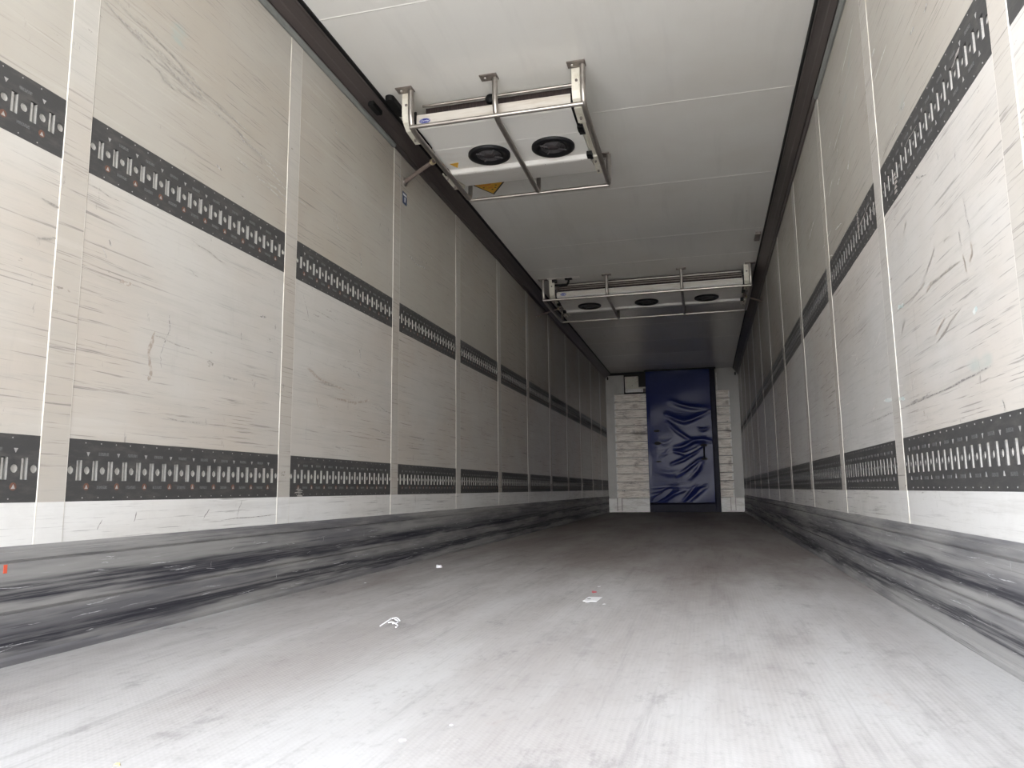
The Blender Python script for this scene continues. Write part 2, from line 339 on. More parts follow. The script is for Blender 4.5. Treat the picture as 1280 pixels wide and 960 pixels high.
# coving
tn = [0]
def trim(mb, mat, parent=None):
    tn[0] += 1; return struct(mb.build('trim_%d' % tn[0], mat, parent))
for sgn in (0, 1):
    zw, dx = ((2.556, .110), (2.513, .091))[sgn]
    h = H - zw; T = lambda q: [((a * dx) if sgn == 0 else W - a * dx, zw + c * h) for a, c in q]
    cv = trim(MB().prism(T([(0, 0), (.10, .02), (.13, .12), (.17, .22), (.22, .20), (.46, .40), (.50, .46), (.80, .72), (.86, .74), (.90, .83), (.90, 1.0), (0, 1.0)]), 'y', Y0, Y1 - .002), M['cove'])
    MB().prism(T([(.90, .80), (.97, .84), (1.0, .90), (1.0, 1.0), (.90, 1.0)]), 'y', Y0, Y1 - .002).build('edge_seal', M['rubber'], cv)
    MB().prism(T([(0, -.10), (.10, -.12), (.20, -.04), (.21, .09), (.12, .02), (0, 0)]), 'y', Y0, 4.06).build('cable_lip', M['lip'], cv)
# wall cover strips with raised edge beads
for sgn, A, B in ((0, A_L, B_L), (1, A_R, B_R)):
    for a, b in zip(A, B):
        s = lambda d: d if sgn == 0 else W - d
        z0, z1 = .303, (2.556, 2.513)[sgn]
        q4 = [(s(0), a), (s(.002), a), (s(.002), b), (s(0), b)]; nm = ('left', 'right')[sgn]
        o = trim(MB().prism(q4, 'z', z0, L1).prism(q4, 'z', L1, z1), [M['wall_%s_foot' % nm], M['wall_%s_strip' % nm]])
        o.data.polygons.foreach_set('material_index', [0] * 6 + [1] * 6)
        bd = MB()
        for y in (a, b):
            bd.prism([(s(0), y - .0030), (s(.0016), y - .0020), (s(.0022), y), (s(.0016), y + .0020), (s(0), y + .0030)], 'z', z0, z1)
        bd.build('edge_bead', M['bead'], o)
        # backing behind the strip where the rail channel passes
        MB().box((min(s(0), s(-.032)), a, L1), (max(s(0), s(-.032)), b, L2)).box((min(s(0), s(-.032)), a, U1), (max(s(0), s(-.032)), b, U2)).build('backing_block', M['strip'], o)

# ------------------------------------------------------------------ slotted lashing rails
PIT, C0, RAILH, RAILL = 0.0596, 0.0136, 0.1819, 1.10
ZM0, ZM1, SW, CR, CW = 0.0605, 0.1205, 0.022, 0.0118, 0.0135
def rail_meshes(nslots, length):
    """meshes in local space: y along the rail, z up, +x out of the wall"""
    pl = MB(); x = 0.0
    def rect(y0, y1, z0, z1): pl.add([(x, y0, z0), (x, y1, z0), (x, y1, z1), (x, y0, z1)], [(0, 1, 2, 3)])
    rect(0, length, 0, ZM0); rect(0, length, ZM1, RAILH)
    zc = (ZM0 + ZM1) / 2; hh = (ZM1 - ZM0) / 2; last = 0.0
    cs, ss = [], []
    for i in range(nslots + 1):
        c = C0 + i * PIT; rect(last, c - CW, ZM0, ZM1); last = c + CW; cs.append(c)
        ca = math.atan2(hh, CW); ang = []
        for a0, a1 in ((-ca, ca), (ca, math.pi - ca), (math.pi - ca, math.pi + ca), (math.pi + ca, 2 * math.pi - ca)):
            ang += [a0 + (a1 - a0) * k / 4 for k in range(4)]
        n = len(ang); V = []
        for a in ang: V.append((x, c + CR * math.cos(a), zc + CR * math.sin(a)))
        for a in ang:
            t = min(CW / max(abs(math.cos(a)), 1e-6), hh / max(abs(math.sin(a)), 1e-6)); V.append((x, c + t * math.cos(a), zc + t * math.sin(a)))
        pl.add(V, [(k, n + k, n + (k + 1) % n, (k + 1) % n) for k in range(n)])
        if i < nslots:
            m = c + PIT / 2; rect(last, m - SW / 2, ZM0, ZM1); last = m + SW / 2; ss.append(m)
    rect(last, length, ZM0, ZM1)
    # returned edges of the pressed plate
    for y0, y1, z0, z1 in ((0, length, 0, 0), (0, length, RAILH, RAILH)):
        pl.add([(0, y0, z0), (0, y1, z0), (-.02, y1, z0), (-.02, y0, z0)], [(0, 1, 2, 3)])
    for y in (0, length): pl.add([(0, y, 0), (0, y, RAILH), (-.02, y, RAILH), (-.02, y, 0)], [(0, 1, 2, 3)])
    sl = MB(); D, E = .022, .0026; a, b_ = SW / 2, hh
    def ring(d): return [(-d, -a, -b_), (-d, a, -b_), (-d, a, b_), (-d, -a, b_)]
    V12 = ring(0) + ring(E) + ring(D)
    sl.add(V12, [(5, 6, 10, 9), (7, 4, 8, 11)])
    sl.box((-.0048, -a, -b_ * .97), (-.0033, -.0015, b_ * .93))     # pressed tab on the near half of the opening
    sl.dark = len(sl.f)
    sl.add(V12, [(8, 9, 10, 11), (4, 5, 9, 8), (6, 7, 11, 10), (0, 1, 5, 4), (1, 2, 6, 5), (2, 3, 7, 6), (3, 0, 4, 7)])  # back and ends dark, shade behind the tab put in as colour; rim steel
    ho = MB().lathe([(CR, 0), (CR, -.004)], (0, 0, 0), 16, 'x', False); ho.dark = len(ho.f); ho.lathe([(CR, -.004), (CR, -.008), (.0001, -.008)], (0, 0, 0), 16, 'x', False)
    tri = MB(); em = MB(); rv = MB(); ru = MB()
    for i, c in enumerate(cs[1:-1], 1):
        if i % 2 == 1:
            for zc_, sg in ((ZM1 + .018, 1), (ZM0 - .018, -1)):
                t = .0062
                tri.prism([(c - t, zc_ + sg * t), (c + t, zc_ + sg * t), (c, zc_ - sg * t)], 'x', -.001, .0006)
                if sg < 0: ru.lathe([(.0001, .0004), (.0105, .0003), (.0115, -.001)], (0, c, zc_), 12, 'x', False)
        else:
            for zc_ in (ZM1 + .020, ZM0 - .020):
                em.box((-.001, c - .020, zc_ - .0048), (.0007, c + .020, zc_ + .0048))
        for z in (.010, RAILH - .010):
            rv.lathe([(.0001, .0011), (.0018, .0008), (.0022, -.001)], (0, c - PIT * .2, z), 8, 'x', False)
    k1 = len(pl.f); pl.add(tri.v, tri.f); pl.add(rv.v, rv.f); k2 = len(pl.f); pl.add(em.v, em.f); k3 = len(pl.f)
    pl.add(ru.v, ru.f); pl.idx = [0] * k1 + [1] * (k2 - k1) + [2] * (k3 - k2) + [3] * (len(pl.f) - k3)
    sl.idx = [0] * sl.dark + [1] * (len(sl.f) - sl.dark); ho.idx = [1] * ho.dark + [0] * (len(ho.f) - ho.dark)
    return pl, sl, ho, cs, ss, (ZM0 + ZM1) / 2
def mesh_of(mb, name, mats):
    o = mb.build(name, mats, None, 0, False); me = o.data; bpy.data.objects.remove(o)
    me.polygons.foreach_set('material_index', mb.idx)
    b = bmesh.new(); b.from_mesh(me); bmesh.ops.recalc_face_normals(b, faces=b.faces); b.to_mesh(me); b.free()
    return me
def child(name, me, parent, loc=(0, 0, 0)):
    o = bpy.data.objects.new(name, me); COL.objects.link(o); o.parent = parent; o.location = loc; return o
PM, SM = [M['rail'], M['mark'], M['emboss'], M['rust']], [M['slot'], M['rail']]
pl, sl, ho, RC, RS, ZC = rail_meshes(18, RAILL)
pr = rail_meshes(18, RAILL)[0]; keep = [i for i, k in enumerate(pr.idx) if k != 3]
pr.f = [pr.f[i] for i in keep]; pr.sm = [pr.sm[i] for i in keep]; pr.idx = [pr.idx[i] for i in keep]
RM = dict(plate=mesh_of(pl, 'plate', PM), plain=mesh_of(pr, 'plate', PM), slot=mesh_of(sl, 'slot', SM), hole=mesh_of(ho, 'round_hole', SM))
def small_rail(nslots, length):
    pl, sl, ho, cs, ss, zc = rail_meshes(nslots, length)
    for c in ss: pl.add([(v[0], v[1] + c, v[2] + zc) for v in sl.v], sl.f); pl.idx += [4 - 4 * k for k in sl.idx]
    for c in cs: pl.add([(v[0], v[1] + c, v[2] + zc) for v in ho.v], ho.f); pl.idx += [4 - 4 * k for k in ho.idx]
    return mesh_of(pl, 'lashing_rail', PM + [M['slot']])
SMALL, LASTSEG = small_rail(18, RAILL), small_rail(13, 0.80)
ORD = ['first', 'second', 'third', 'fourth', 'fifth', 'sixth', 'seventh', 'eighth', 'ninth', 'tenth', 'eleventh', 'twelfth']
def rail_label(side, row, k):
    if side == 'right' and row == 'lower' and k < 11: k -= 1      # the rail nearest the doors is outside the picture here
    if k == 0: return 'dark slotted rail cut off by the %s picture edge, %s row' % (side, row)
    if k == 11: return 'short dark lashing rail touching the white end wall, %s row of %s wall' % (row, side)
    return 'dark slotted rail, %s in view from near end, %s row of %s wall' % (ORD[k], row, side)
for side, A, B in (('left', A_L, B_L), ('right', A_R, B_R)):
    st = [0.56] + B; en = A + [14.285]
    for row, z in (('lower', L1), ('upper', U1)):
        for k in range(12):
            y0, y1 = st[k] + .002, en[k] - .002
            x = 0.0004 if side == 'left' else W - 0.0004
            lab = rail_label(side, row, k)
            if k == 0 and side == 'right' and row == 'lower': continue     # wholly outside the picture
            if k <= 5:
                r = empty('lashing_rail', (x, y0, z)); r.scale = (1 if side == 'left' else -1, (y1 - y0) / RAILL, 1)
                child('plate', RM['plate' if side == 'left' else 'plain'], r)
                for c in RS: child('slot', RM['slot'], r, (0, c, ZC))
                for c in RC: child('round_hole', RM['hole'], r, (0, c, ZC))
            else:
                r = bpy.data.objects.new('lashing_rail', LASTSEG if k == 11 else SMALL); COL.objects.link(r)
                r.location = (x, y0, z); r.scale = (1 if side == 'left' else -1, (y1 - y0) / (0.80 if k == 11 else RAILL), 1)
            tag(r, lab, 'rail', 'lashing rails on the %s row of the %s wall' % (row, side))

# ------------------------------------------------------------------ end wall
YB = Y1
def end_panel(side):
    if side == 'left':
        x0, x1, kx0, kx1, px0, px1 = .165, .772, .008, .772, .165, .262
    else:
        x0, x1, kx0, kx1, px0, px1 = 2.046, 2.285, 2.046, 2.452, 2.205, 2.300
    r = empty('slatted_panel', ((x0 + x1) / 2, YB - .031, 0))
    tag(r, 'wide panel of worn pale planks left of the blue curtain' if side == 'left' else 'narrow panel of worn pale planks right of the blue curtain', 'panel')
    ox = (x0 + x1) / 2
    m = MB(); n = 13; z0, zt = .262, 2.226; p = (zt - z0) / n
    for i in range(n):
        d = rnd.uniform(-.002, .002)
        a, b = z0 + i * p + .004, z0 + (i + 1) * p - .004
        m.prism([(-.045 - d, a + .004), (-.041 - d, a), (0, a), (0, b), (-.041 - d, b), (-.045 - d, b - .004)], 'x', x0 - ox, x1 - ox)
    m.build('planks', M['plank'], r)
    MB().box((x0 - ox, -.034, z0), (x1 - ox, -.001, zt)).build('backing', M['gap'], r)
    e = MB(); xe = x0 - ox if side == 'left' else x1 - ox
    for i in range(n):
        a = z0 + i * p; s_ = .024 if side == 'left' else -.024
        e.box((min(xe, xe + s_), -.052, a + .012), (max(xe, xe + s_), -.03, a + p - .03))
    e.build('edge_clips', M['kickboard'], r)
    k = MB().prism([(-.055, .004), (-.060, .012), (-.060, .12), (-.055, .124), (-.055, .13), (-.060, .134), (-.060, .248), (-.052, .258), (0, .258), (0, .004)], 'x', kx0 - ox, kx1 - ox).build('kick_board', M['kickboard'], r)
    q = MB()
    q.box((px0 - ox, -.078, .03), (px0 - ox + .012, -.058, .262)).box((px1 - ox - .012, -.078, .03), (px1 - ox, -.058, .262))
    q.build('post_edge', M['bracket'], r)
    MB().box((px0 - ox + .012, -.07, .055), (px1 - ox - .012, -.058, .268)).box((px0 - ox + .03, -.078, .09), (px1 - ox - .03, -.069, .13)).build('post', M['kickboard'], r)
    if side == 'right': MB().box((2.058 - ox, -.03, 2.235), (2.076 - ox, 0, 2.56)).build('edge_strip', M['kickboard'], r)
end_panel('left'); end_panel('right')
o = MB().box((.352, YB - .02, 2.235), (.80, YB, 2.60)).build('recess_plate', M['gap'], wb)
MB().box((.05, YB - .03, 2.60), (2.02, YB, 2.649)).build('top_gap_strip', M['gap'], wb)
f = MB()
f.box((0.008, YB - .012, .262), (.160, YB, 2.61)).box((.160, YB - .012, 2.24), (.228, YB, 2.61)).box((.236, YB - .014, 2.24), (.345, YB, 2.60))
f.box((2.29, YB - .012, .262), (2.452, YB, 2.61)).box((2.09, YB - .012, 2.235), (2.29, YB, 2.61))
f.build('frame_boards', M['frame'], wb)
hsl = MB()
for x, z in ((.045, 2.552), (2.410, 2.532)):
    hsl.prism([(x + .016 * math.cos(t * math.pi / 8), z + .034 * math.sin(t * math.pi / 8)) for t in range(16)], 'y', YB - .0145, YB - .011)
hsl.build('oval_slots', M['gap'], wb)
r = empty('fuse_box', (.5, YB - .031, 2.25))
tag(r, 'cream stepped box above the wide planks, left of curtain top', 'box')
MB().box((-.118, -.07, .10), (.133, 0, .305)).build('housing', M['cream'], r, .004)
MB().box((-.118, -.062, .075), (.266, 0, .098)).build('ledge', M['cream'], r, .002)
MB().box((-.115, -.07, 0.004), (.215, 0, .068)).build('drawer_front', M['kickboard'], r, .003)
MB().box((.222, -.05, 0.004), (.266, 0, .068)).build('end_cap', M['hose'], r, .003)
bs = MB()
for x, z in ((-.10, .285), (.115, .285), (.115, .2), (.02, .13), (-.08, .03), (.19, .03)): bs.lathe([(.0001, -.0735), (.007, -.073), (.007, -.068)], (x, 0, z), 10, 'y')
bs.build('screws', M['bracket'], r)

# blue curtain: sheet with pressed creases
CX0, CX1, CZ0, CZ1, CY = .775, 2.040, .004, 2.630, YB - .125
cur = empty('curtain', (0, CY, 0)); tag(cur, 'creased navy blue vinyl curtain covering the middle of the end wall', 'curtain')
RIDGE = [  # polyline (x,z), half width, height towards the viewer
    ([(1.22, 2.06), (1.42, 1.97), (1.60, 1.92), (1.92, 1.89)], .045, .030),
    ([(1.15, 1.80), (1.30, 1.72), (1.45, 1.66), (1.60, 1.70), (1.92, 1.84)], .05, .038),
    ([(1.16, 1.66), (1.30, 1.50), (1.50, 1.35), (1.62, 1.30)], .035, .020),
    ([(1.28, 1.18), (1.42, 1.20), (1.60, 1.30), (1.78, 1.32), (1.9, 1.28)], .045, .036),
    ([(1.25, 1.12), (1.45, 1.06), (1.65, 1.14), (1.78, 1.22)], .03, -.030),
    ([(1.20, .88), (1.40, .95), (1.62, 1.08), (1.75, 1.18)], .03, .022),
    ([(1.28, .66), (1.50, .80), (1.68, .94), (1.78, .98)], .03, .020),
    ([(1.52, .62), (1.66, .78), (1.74, .92)], .04, .020),
    ([(.82, .18), (.98, .30), (1.14, .40), (1.24, .44)], .05, -.032),
    ([(.88, .16), (1.05, .22), (1.22, .34), (1.40, .40)], .03, .022),
    ([(1.42, .17), (1.55, .27), (1.70, .40), (1.80, .46)], .045, -.030),
    ([(1.36, .18), (1.50, .34), (1.62, .50)], .03, .020),
    ([(.82, .44), (1.10, .46), (1.35, .45), (1.85, .47)], .012, .008),
    ([(.82, .36), (.98, .39), (1.12, .45)], .015, .010), ([(.82, .30), (.95, .33), (1.05, .37)], .013, .009),
    ([(1.70, 1.52), (1.78, 1.49), (1.88, 1.53)], .03, .018), ([(.95, 1.32), (1.08, 1.26), (1.2, 1.32)], .04, .010),
    ([(1.0, 1.02), (1.10, 1.08), (1.16, 1.16)], .03, .010), ([(.95, .75), (1.15, .70), (1.35, .74)], .05, .012),
    ([(.9, 2.45), (1.3, 2.25), (1.7, 2.3)], .16, .008), ([(.86, 1.9), (.95, 1.4), (.92, .9)], .10, .01)]
def dseg(x, z, P):
    best = 9; par = 0; n = len(P) - 1
    for i in range(n):
        ax, az = P[i]; bx_, bz = P[i + 1]; dx, dz = bx_ - ax, bz - az
        t = max(0, min(1, ((x - ax) * dx + (z - az) * dz) / (dx * dx + dz * dz)))
        d = math.hypot(x - ax - t * dx, z - az - t * dz)
        if d < best: best = d; par = (i + t) / n
    return best, par
def bulge(x, z):
    h = 0.0
    for P, wd, ht in RIDGE:
        d, t = dseg(x, z, P)
        if d < wd * 3: h += .36 * ht * math.exp(-(d / wd) ** 2) * (0.35 + 0.65 * math.sin(math.pi * min(max(t, .02), .98)))
    h += .003 * math.sin(5.1 * x + 1.7 * z) + .002 * math.sin(9 * z - 4 * x)
    e = min(x - CX0, CX1 - x, CZ1 - z) / .06
    return h * max(0, min(1, e))
NX, NZ = 90, 190
SX0, SX1, SZ0 = CX0, 1.955, .165
m = MB(); V = []
for j in range(NZ + 1):
    for i in range(NX + 1):
        x = SX0 + (SX1 - SX0) * i / NX; z = SZ0 + (CZ1 - SZ0) * j / NZ
        V.append((x, -bulge(x, z) - .004, z))
m.add(V, [(j * (NX + 1) + i, j * (NX + 1) + i + 1, (j + 1) * (NX + 1) + i + 1, (j + 1) * (NX + 1) + i) for j in range(NZ) for i in range(NX)], True)
m.box((SX0, .004, SZ0), (SX1, .012, CZ1))
m.build('sheet', M['curtain'], cur, fix=False)
MB().prism([(SX1 - .012, -.012), (1.965, -.02), (CX1 - .01, -.018), (CX1, 0), (CX1, .09), (SX1 - .012, .02)], 'z', CZ0, CZ1).build('side_band', M['curtain_dark'], cur)
MB().prism([(.0, CZ0), (-.022, CZ0 + .004), (-.024, .14), (-.010, .165), (-.012, .172), (.0, .178)], 'x', CX0, SX1 - .002).build('bottom_hem', M['curtain_dark'], cur)
MB().box((CX0 - .004, -.003, CZ0), (CX0 + .012, .095, CZ1)).build('edge_seam', M['curtain_dark'], cur)
MB().box((CX0 - .02, -.05, CZ1 - .002), (CX1 + .02, .06, CZ1 + .018)).build('head_rail', M['gap'], cur)
hd = MB().tube([(1.785, -.030, .965), (1.785, -.05, .985), (1.785, -.05, 1.19), (1.785, -.030, 1.21)], .014, .01, 8).build('pull_handle', M['handle'], cur)
for z in (.965, 1.212): MB().prism([(1.785 + .062 * math.cos(t * math.pi / 8), z + .024 * math.sin(t * math.pi / 8)) for t in range(16)], 'y', -.040, -.006).build('fixing_plate', M['handle'], hd)
for x, z, a, b in ((.945, 1.50, .055, .022), (.955, 1.27, .062, .032), (.96, .93, .05, .014)):
    MB().prism([(x + a * math.cos(t * math.pi / 7) * (1 + .2 * math.sin(3 * t)), z + b * math.sin(t * math.pi / 7)) for t in range(14)], 'y', -.022, -.004).build('black_patch', M['handle'], cur)

# ------------------------------------------------------------------ ceiling evaporators and their guards
def text_mesh(body, size):
    cu = bpy.data.curves.new('lettering', 'FONT'); cu.body = body; cu.size = size; cu.shear = .35; cu.align_x = 'CENTER'; cu.align_y = 'CENTER'; cu.extrude = .0006
    o = bpy.data.objects.new('lettering', cu); COL.objects.link(o); bpy.context.view_layer.update()
    me = bpy.data.meshes.new_from_object(o.evaluated_get(bpy.context.evaluated_depsgraph_get())); bpy.data.objects.remove(o); bpy.data.curves.remove(cu)
    return me
def evaporator(yf, x0, x1, fans, label, detail):
    """white ceiling evaporator hung between end plates; yf = plane of the guard's front bar"""
    r = empty('evaporator_unit', ((x0 + x1) / 2, yf + .5, H)); tag(r, label, 'cooling unit')
    ox, oy, oz = r.location
    bt = 2.532 if detail else 2.514
    P = [(3.72, bt), (3.708, bt - .010), (3.702, 2.50), (3.702, 2.475), (3.712, 2.463), (3.735, 2.459), (4.00, 2.4600), (4.002, 2.4588), (4.278, 2.4595), (4.288, 2.4575), (4.306, 2.440), (4.318, 2.4365), (4.335, 2.438), (4.66, 2.505), (4.67, 2.52), (4.66, 2.55), (3.80, 2.55), (3.78, bt)]
    P = [(y - 3.62 + yf - oy, z - oz) for y, z in P]
    MB().prism(P, 'x', x0 - ox, x1 - ox).build('housing', M['white'], r, .003)
    MB().prism([(3.705 - 3.62 + yf - oy, bt + .0015 - oz), (3.7005 - 3.62 + yf - oy, bt - .001 - oz), (3.6995 - 3.62 + yf - oy, 2.470 - oz), (3.703 - 3.62 + yf - oy, 2.470 - oz), (3.706 - 3.62 + yf - oy, bt - .002 - oz), (3.74 - 3.62 + yf - oy, bt + .0005 - oz), (3.74 - 3.62 + yf - oy, bt + .0025 - oz)], 'x', x0 - ox + .002, x1 - ox - .002).build('front_band', M['band'], r)
    Y = lambda y: y - 3.62 + yf - oy
    MB().box((x0 - ox + .01, Y(3.85), 2.52 - oz), (x1 - ox - .01, Y(4.60), 2.6495 - oz)).build('coil_block', M['coil'], r)
    for i, dz in enumerate((2.637,) if detail else (2.630, 2.603, 2.576)):
        MB().tube([(x0 - ox + .01, Y((3.80 if detail else 3.84) - .015 * i), dz - oz), (x1 - ox - .01, Y((3.80 if detail else 3.84) - .015 * i), dz - oz)], .0075 if i == 0 else .006, 0, 8).build('coil_pipe', M['steel'] if i == 0 else M['bracket'], r)
    if detail:
        MB().lathe([(.0001, -.016), (.02, -.016), (.028, -.008), (.028, .016), (.0001, .016)], (.705 - ox, Y(3.795), 2.620 - oz), 16, 'y').build('pipe_clamp', M['rubber'], r)
    # end plates, curved straps from the ceiling round the front edge
    for sx, xa in ((-1, x0 - .058), (1, x1 + .002)):
        prof = [(3.655, 2.649), (3.655, 2.52), (3.672, 2.482), (3.72, 2.452), (3.86, 2.440), (3.86, 2.447), (3.725, 2.460), (3.682, 2.490), (3.667, 2.524), (3.667, 2.649)]
        pp = MB().prism([(Y(a), b - oz) for a, b in prof], 'x', xa - ox, xa + (.056 if sx < 0 else .052) - ox)
        pp.prism([(Y(3.66), 2.56 - oz), (Y(3.70), 2.47 - oz), (Y(4.62), 2.47 - oz), (Y(4.62), 2.56 - oz)], 'x', xa - ox + (.048 if sx < 0 else .0), xa - ox + (.056 if sx < 0 else .008))
        pp.box((xa - ox + .01, Y(4.30), 2.44 - oz), (xa + .045 - ox, Y(4.55), 2.452 - oz))
        e = pp.build('end_plate', M['cream'], r)
        sc = MB()
        for y, z, ax in ((3.6545, 2.575, 'y'),): sc.lathe([(.0001, -.006), (.007, -.005), (.008, .002)], (xa + .026 - ox, Y(y), z - oz), 10, ax)
        for y in (3.80, 4.36, 4.50): sc.lathe([(.0001, -.012), (.006, -.011), (.007, .002)], (xa + .024 - ox, Y(y), 2.439 - oz), 8, 'z')
        sc.build('bolts', M['bracket'], e)
        g0 = x0 - .004 if sx < 0 else x1 - .012
        gk = MB().prism([(Y(a), b - oz) for a, b in [(3.694, 2.55), (3.697, 2.47), (3.712, 2.455), (3.95, 2.448), (3.95, 2.455), (3.72, 2.463), (3.706, 2.478), (3.704, 2.55)]], 'x', g0 - ox, g0 + .016 - ox)
        for q0, q1, h0 in ((3.90, 3.96, 2.432), (4.24, 4.30, 2.426)):
            MB().prism([(Y(q0), h0 + .004 - oz), (Y(q0) + .012, h0 - oz), (Y(q1) - .008, h0 - oz), (Y(q1), h0 + .006 - oz), (Y(q1) + .05, 2.445 - oz), (Y(q1) + .05, 2.452 - oz), (Y(q0), 2.452 - oz)], 'x', min(g0, g0 + sx * .02) - ox, max(g0, g0 + sx * .02) + .012 - ox).build('latch', M['rubber'], r)
        gk.build('end_gasket', M['rubber'], r)
    yc = 4.135
    for fx in fans:
        fn = MB().lathe([(.128, 0), (.128, -.013), (.119, -.018), (.102, -.016), (.086, -.011), (.078, -.003), (.0001, -.003)], (fx - ox, Y(yc), 2.4590 - oz), 48).build('fan', M['fan'], r)
        gr = MB()
        for q in (.040, .050, .060, .070):
            pts = [(fx - ox + q * math.cos(t * math.pi / 18), Y(yc) + q * math.sin(t * math.pi / 18), 2.4490 - oz) for t in range(37)]
            gr.tube(pts, .0022, 0, 6, False)
        for t in range(4):
            a = t * math.pi / 2 + .6; gr.tube([(fx - ox + .035 * math.cos(a), Y(yc) + .035 * math.sin(a), 2.4480 - oz), (fx - ox + .084 * math.cos(a), Y(yc) + .084 * math.sin(a), 2.4480 - oz)], .005, 0, 6)
        gr.build('fan_grille', M['grille'], fn)
        MB().lathe([(.0001, -.004), (.026, -.004), (.032, 0), (.032, .008)], (fx - ox, Y(yc), 2.4480 - oz), 24).build('fan_hub', M['hub'], fn)
    bx_ = x0 + .062 if detail else x0 + .085
    bd = MB(); A, Bz = (.032, .0165)
    bd.prism([(bx_ - ox + A * math.cos(t * math.pi / 16), 2.491 - oz + Bz * math.sin(t * math.pi / 16)) for t in range(32)], 'y', Y(3.6975), Y(3.703))
    bo = bd.build('badge', M['blue'], r); bo['label'] = 'blue oval badge with white script'
    rim = MB(); rim.tube([(bx_ - ox + A * .9 * math.cos(t * math.pi / 16), Y(3.6973), 2.491 - oz + Bz * .88 * math.sin(t * math.pi / 16)) for t in range(33)], .0006, 0, 5, False); rim.build('badge_rim', M['badge_white'], bo)
    me = text_mesh('Carrier', .017); me.materials.clear(); me.materials.append(M['badge_white'])
    lt = bpy.data.objects.new('lettering', me); COL.objects.link(lt); lt.parent = bo; lt.location = (bx_ - ox, Y(3.6971), 2.491 - oz); lt.rotation_euler = (math.pi / 2, 0, 0)
    if detail:
        s = MB().prism([(x0 + .035 - ox, Y(4.20)), (x0 + .095 - ox, Y(4.195)), (x0 + .065 - ox, Y(4.265))], 'z', 2.4580 - oz, 2.4600 - oz).build('warning_sticker', M['yellow'], r); s['label'] = 'small yellow triangle sticker'
    rv_ = MB(); n = 8
    for i in range(n): rv_.lathe([(.0001, -.0015), (.003, -.001), (.0035, .001)], (x0 + (x1 - x0) * (i + .5) / n - ox, Y(4.320), 2.4375 - oz), 8)
    rv_.build('lip_rivets', M['bracket'], r)
    return r
evaporator(3.62, .288, 1.190, (.600, .995), 'white ceiling cooling unit with two round black fans, nearer of two', True)
u2 = evaporator(7.55, .325, 2.250, (.625, 1.25, 1.885), 'long white ceiling cooling unit with three black fans, nearer the end wall', False)
ox, oy, oz = u2.location
pf = MB().box((.25 - ox, 7.53 - oy, -.004), (.60 - ox, 7.60 - oy, -.0005))
pf.build('pipe_plate', M['kickboard'], u2)
pf = MB().tube([(.30 - ox, 7.63 - oy, -.05), (.45 - ox, 7.63 - oy, -.062), (.475 - ox, 7.60 - oy, -.03), (.475 - ox, 7.58 - oy, -.004)], .011, .02, 8)
pf.box((.44 - ox, 7.555 - oy, -.016), (.515 - ox, 7.60 - oy, -.003)).box((.30 - ox, 7.57 - oy, -.035), (.35 - ox, 7.61 - oy, -.003))
pf.build('pipe_elbow', M['rubber'], u2)

def guard(yf, xs, label, cat, plate_dx):
    r = empty('tube_guard', (xs[0], yf, H)); tag(r, label, cat)
    ox, oy, oz = r.location
    zb = 2.4265 - oz; yr = yf + 1.105
    for x in xs:
        MB().tube([(x - ox, .012, -.004), (x - ox, .012, 2.50 - oz), (x - ox, .03, zb + .012), (x - ox, .09, zb), (x - ox, yr - oy, zb), (x - ox, yr - oy + .012, -.004)], .0155, .055, 12).build('guard_tube', M['steel'], r)
        for yy, w2 in ((0.0, .048), (yr - oy + .015, .036)):
            p = MB().box((x - ox - w2 + plate_dx, yy - .030, -.0065), (x - ox + w2 + plate_dx, yy + .030, -.0005))
            pb = p.build('mounting_plate', M['bracket'], r)
            MB().lathe([(.0001, -.014), (.008, -.013), (.009, -.006)], (x - ox - w2 * .45 + plate_dx, yy, 0), 6).build('bolt', M['steel'], pb)
    a, b = xs[0] - ox, xs[-1] - ox
    MB().tube([(a, .002, 2.4215 - oz), (b, .002, 2.4215 - oz)], .0115, 0, 10).build('front_bar', M['steel'], r)
    MB().tube([(a, yr - oy + .004, zb + .002), (b, yr - oy + .004, zb + .002)], .0115, 0, 10).build('rear_bar', M['steel'], r)
guard(3.62, (.292, .778, 1.255), 'steel tube guard of three bent tubes around the two-fan cooling unit', 'guard', -.03)
guard(7.56, (.205, .880, 1.640, 2.312), 'steel tube guard of four bent tubes around the three-fan cooling unit', 'guard', 0.0)

def drain(name_label, pts, wall_x, rad=.013):
    r = empty('drain_pipe', pts[0]); tag(r, name_label, 'pipe')
    o = Vector(pts[0]); L = [Vector(p) - o for p in pts]
    MB().tube(L, rad, .05, 10).build('hose', M['hose'], r)
    s = 1 if wall_x < 1 else -1
    MB().lathe([(.0001, s * .010), (rad * 1.9, s * .009), (rad * 2.1, 0)], (0, 0, 0), 14, 'x').build('wall_flange', M['bracket'], r)
    e = L[-1]; d = (L[-1] - L[-2]).normalized()
    MB().tube([e - d * .03, e - d * .012], rad * 1.45, 0, 12).build('clamp', M['brass'], r)
drain('brown drain hose from left wall to two-fan cooling unit', [(.0006, 4.25, 2.400), (.09, 4.20, 2.418), (.19, 4.13, 2.428), (.268, 4.08, 2.436)], 0)
drain('thin drain pipe from left wall to three-fan cooling unit', [(.0006, 8.13, 2.388), (.10, 8.10, 2.412), (.20, 8.05, 2.424), (.305, 8.00, 2.436)], 0, .010)
drain('thin drain pipe from right wall to three-fan cooling unit', [(W - .0006, 8.19, 2.395), (2.42, 8.16, 2.405), (2.35, 8.10, 2.418), (2.272, 8.05, 2.436)], W, .010)

